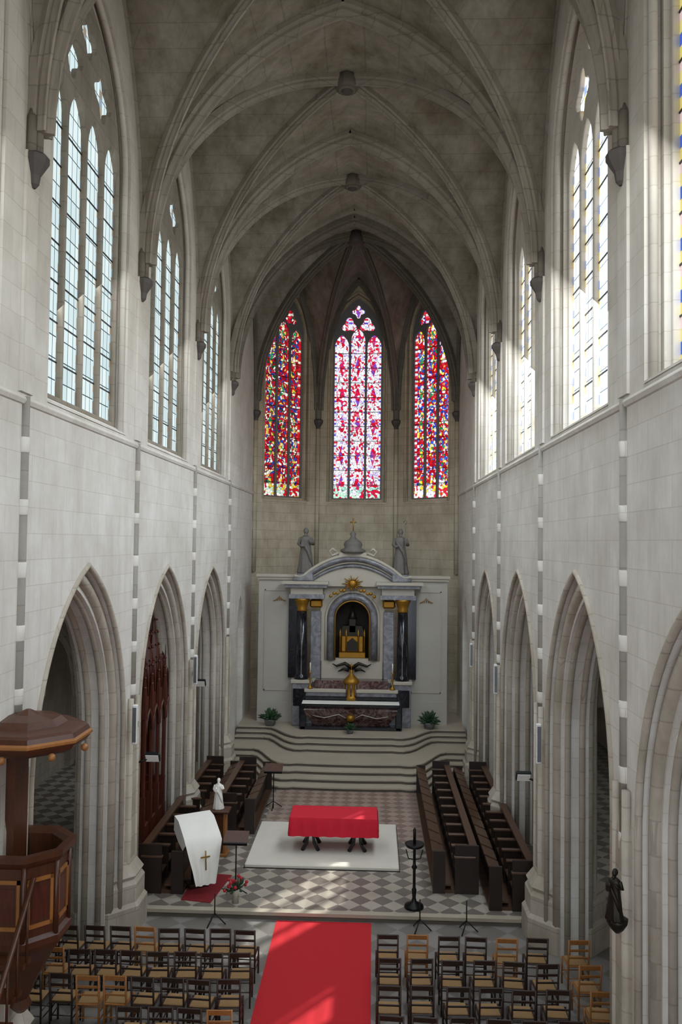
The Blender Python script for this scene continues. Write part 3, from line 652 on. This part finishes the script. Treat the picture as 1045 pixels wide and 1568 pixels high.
def mstand(x,y,h,name,m='black'):
    a=MB(); a.lathe(x,y,[(.015,.15),(.015,h)],m,8)
    for k in range(3): an=k*2*pi/3+.5; a.tube([(x,y,.35),(x+.25*math.cos(an),y+.25*math.sin(an),.165)],.012,m,6)
    T=Matrix.Translation((x,y,h))@Matrix.Rotation(.5,4,'X'); a.box(-.25,.25,-.17,.17,-.012,.012,'pulpit',T); a.box(-.25,.25,-.2,-.17,-.012,.05,m,T); a.obj(name)
mstand(-2.05,17.25,1.35,'music_stand'); mstand(-1.95,22.9,1.25,'music_stand')
a=MB(); x,y=1.62,16.98
a.lathe(x,y,[(.2,.15),(.19,.2),(.06,.26),(.035,.35),(.05,.5),(.03,.55),(.03,.9),(.06,.95),(.03,1.0),(.03,1.3),(.1,1.33),(.17,1.36),(.2,1.42),(.17,1.42)],'black',16)
a.lathe(x,y,[(.03,1.4),(.03,1.7),(.005,1.74)],'black',8)
for s in (-1,1): a.tube([(x,y,1.1),(x+s*.12,y,1.12),(x+s*.17,y,1.3)],.012,'black',6)
a.obj('candle_stand')
p=MB(); x,y=-2.0,16.95; p.lathe(x,y,[(.07,.15),(.05,.3),(.08,.4),(.07,.4)],'cream',12)
for k in range(30):
    an=random.random()*2*pi; e=.1+random.random()*1.1; L=.14+.16*random.random(); dd=Vector((math.cos(an)*math.cos(e),math.sin(an)*math.cos(e),math.sin(e))); b0=Vector((x,y,.38))
    p.tube([b0,b0+dd*L],[.008,.008],'green',5)
    if k%2: p.sphere(b0+dd*L,.035,'flower' if k%4 else 'white',n=8)
    else: p.tube([b0+dd*L*.5,b0+dd*L*.8,b0+dd*L*1.1],[.005,.03,.003],'green',5)
p.obj('flower_arrangement')
for x,y in ((-2.3,16.3),(1.7,16.3),(2.6,16.3)):
    a=MB(); 
    for k in range(3): an=k*2*pi/3; a.tube([(x,y,.22),(x+.22*math.cos(an),y+.22*math.sin(an),.012)],.012,'black',6)
    a.lathe(x,y,[(.012,.2),(.012,.6)],'black',6); a.obj('microphone_stand')
# ------------------------------------------------------------------ pulpit (bracketed off the north pier face)
p=MB(); px,py=-3.78,10.75; dz=.38
L=lambda pr: [(r,z+dz) for r,z in pr]
p.lathe(px,py,L([(.06,1.0),(.14,1.08),(.1,1.18),(.2,1.4),(.4,1.75),(.56,1.95),(.6,2.02),(.6,2.1),(.55,2.14),(.55,3.0),(.61,3.05),(.65,3.1),(.65,3.17),(.54,3.17),(.48,3.12),(.48,2.2)]),'pulpit',8,ph=pi/8,smooth=False)
for k in range(8):
    an=k*pi/4; T=Matrix.Translation((px,py,dz))@Matrix.Rotation(an,4,'Z')
    for (y0,y1,z0,z1) in ((-.17,.17,2.82,2.87),(-.17,.17,2.25,2.3),(-.17,-.13,2.25,2.87),(.13,.17,2.25,2.87)): p.box(.5,.525,y0,y1,z0,z1,'orange',T)
    p.box(.5,.515,-.1,.1,2.35,2.76,'canopy',T)
    T2=Matrix.Translation((px,py,dz))@Matrix.Rotation(an+pi/8,4,'Z'); p.lathe(.555,0,[(.035,2.1),(.035,3.05)],'pulpit',8,T=T2)
for k in range(8): p.box(px-.35,px+.35,py-.8-.24*k,py-.56-.24*k,2.3-.26*k,2.36-.26*k,'pulpit')
for sx in (-.35,.35):
    p.tube([(px+sx,py-.55,3.3),(px+sx,py-2.6,1.15)],.035,'pulpit',8)
    for k in range(7): p.tube([(px+sx,py-.7-.26*k,2.3-.28*k),(px+sx,py-.7-.26*k,3.12-.28*k)],.016,'pulpit',6)
p.box(px-.3,px-.1,py-.12,py+.3,2.4,5.0,'pulpit')
L2=lambda pr: [(r,z+.32) for r,z in pr]
p.lathe(px,py,L2([(.6,4.5),(.64,4.45),(.74,4.5),(.78,4.55),(.8,4.62),(.76,4.7),(.72,4.73),(.5,4.76),(.42,4.84),(.16,4.88),(.03,4.94)]),'pulpit',8,ph=pi/8,smooth=False)
p.lathe(px,py,L2([(.78,4.57),(.82,4.59),(.82,4.62),(.78,4.65)]),'orange',8,ph=pi/8,smooth=False)
for k in range(8):
    an=k*pi/4; p.sphere((px+.76*math.cos(an),py+.76*math.sin(an),4.78),.05,'orange',n=8)
p.sphere((px,py,4.8),.1,'orange')
p.obj('pulpit')
f=MB(); figure(f,3.68,10.25,2.98,.6,'bronze',face=pi+pi/4); f.lathe(3.72,10.28,[(.03,2.82),(.08,2.87),(.13,2.95),(.13,2.99)],'bronze',8); f.obj('bronze_statue')
for x,y,z in ((-3.78,15.75,3.6),(-3.8,21.2,3.8),(3.85,15.75,3.4),(3.85,21.2,3.7),(3.85,26.4,3.6)):
    s=MB(); s.box(x-.05,x+.05,y-.1,y,z,z+.75,'speaker',b=.02); s.box(x-.035,x+.035,y-.11,y-.095,z+.05,z+.7,'steel'); s.box(x-.02,x+.02,y,y+.12,z+.3,z+.4,'black'); s.obj('column_loudspeaker')
for x,y,z in ((-3.7,16.75,3.1),(-3.85,22.0,3.7),(3.75,16.7,2.9)):
    s=MB(); T=Matrix.Translation((x,y,z))@Matrix.Rotation(.5,4,'X'); s.box(-.15,.15,-.05,.05,-.1,.1,'black',T,b=.02); s.box(-.13,.13,-.06,-.05,-.08,.08,'speaker',T); s.tube([(x,y,z),(x+(-.4 if x<0 else .4),y-.1,z-.15)],.02,'black',6); s.obj('flood_lamp')
# ------------------------------------------------------------------ chairs
c=MB()
for sx in (-1,1):
    c.tube([(sx*.17,-.17,0),(sx*.17,-.17,.45),(sx*.17,-.22,.9)],.016,'chairwood',6)
    c.tube([(sx*.18,.17,0),(sx*.18,.17,.45)],.017,'chairwood',6)
    for z in (.2,.32): c.tube([(sx*.17,-.17,z),(sx*.18,.17,z)],.01,'chairwood',6)
c.tube([(-.18,.17,.22),(.18,.17,.22)],.01,'chairwood',6); c.tube([(-.17,-.17,.25),(.17,-.17,.25)],.01,'chairwood',6)
c.box(-.18,.18,-.18,.18,.43,.455,'chairwood',b=.01); c.box(-.155,.155,-.155,.155,.45,.475,'rush',b=.008)
TB=Matrix.Translation((0,-.205,.8))@Matrix.Rotation(.1,4,'X')
c.box(-.18,.18,-.012,.012,.02,.1,'chairwood',TB,b=.006); c.box(-.17,.17,-.01,.01,-.1,-.06,'chairwood',TB,b=.005); c.box(-.17,.17,-.01,.01,-.22,-.19,'chairwood',TB,b=.005)
me=c.obj('chair').data
ob0=bpy.data.objects['chair']; first=True
me2=me.copy(); me2.materials[0]=M['orange']
for r in range(7):
    y=14.4-.8*r
    xs=[-1.38-.43*i for i in range(9 if r<3 else 6)]+[1.04+.5*i for i in range(6)]+([4.2] if r<3 else [])
    for i,x in enumerate(xs):
        if r>=3 and x<-2.9: continue
        light=(random.random()<.03) or x>4
        if first: o=ob0; first=False
        else: o=bpy.data.objects.new('chair',me2 if light else me); sc.collection.objects.link(o)
        o.location=(x+random.uniform(-.02,.02),y+random.uniform(-.03,.03),0); o.rotation_euler=(0,0,random.uniform(-.07,.07))
b=MB(); b.box(-8.6,-7.9,16.7,18.2,.15,2.6,'pulpit',b=.03)
for yy in (16.75,17.25,17.75): b.box(-7.92,-7.86,yy,yy+.4,.4,2.3,'stall')
b.box(-8.7,-7.8,16.65,18.3,2.6,2.75,'stalltop',b=.03); b.obj('confessional')
b=MB(); b.box(8.95,9.18,15.0,16.0,.0,2.9,'stall',b=.02); b.box(8.9,8.96,15.1,15.48,.15,2.7,'canopy'); b.box(8.9,8.96,15.54,15.92,.15,2.7,'canopy'); b.obj('door_1')

# ------------------------------------------------------------------ lights
w=bpy.data.worlds.new('World'); sc.world=w; w.use_nodes=True; bg=w.node_tree.nodes['Background']; bg.inputs[0].default_value=(.82,.91,1,1); bg.inputs[1].default_value=3.0
s=bpy.data.lights.new('sun','SUN'); s.energy=16; s.angle=.012; s.color=(1,.95,.85); so=bpy.data.objects.new('sun',s); sc.collection.objects.link(so)
so.rotation_euler=Vector((-5.3,-7.2,-13)).to_track_quat('-Z','Y').to_euler()
def area(n,loc,dir,sx,sy,e,col):
    l=bpy.data.lights.new(n,'AREA'); l.shape='RECTANGLE'; l.size=sx; l.size_y=sy; l.energy=e; l.color=col
    o=bpy.data.objects.new(n,l); sc.collection.objects.link(o); o.location=loc; o.rotation_euler=Vector(dir).to_track_quat('-Z','Y').to_euler()
for i,c in enumerate(WCS):
    if i<2: continue
    area('south_window_daylight',(3.75,c,12.0),(-.68,.38,-.75),2.8,3.5,290,(.82,.91,1))
    area('north_window_daylight',(-3.75,c,12.0),(.68,.38,-.75),2.8,3.5,135,(.82,.91,1))
# ------------------------------------------------------------------ camera
cam=bpy.data.cameras.new('camera'); co=bpy.data.objects.new('camera',cam); sc.collection.objects.link(co); sc.camera=co
cam.sensor_fit='VERTICAL'; cam.sensor_height=36; cam.lens=1265/1568*36
psi,th,ro=math.radians(2.256),math.radians(2.056),.012
R=Matrix.Rotation(psi,4,'Z')@Matrix.Rotation(pi/2+th,4,'X')@Matrix.Rotation(ro,4,'Z')
co.matrix_world=Matrix.Translation((.72,0,7.5))@R
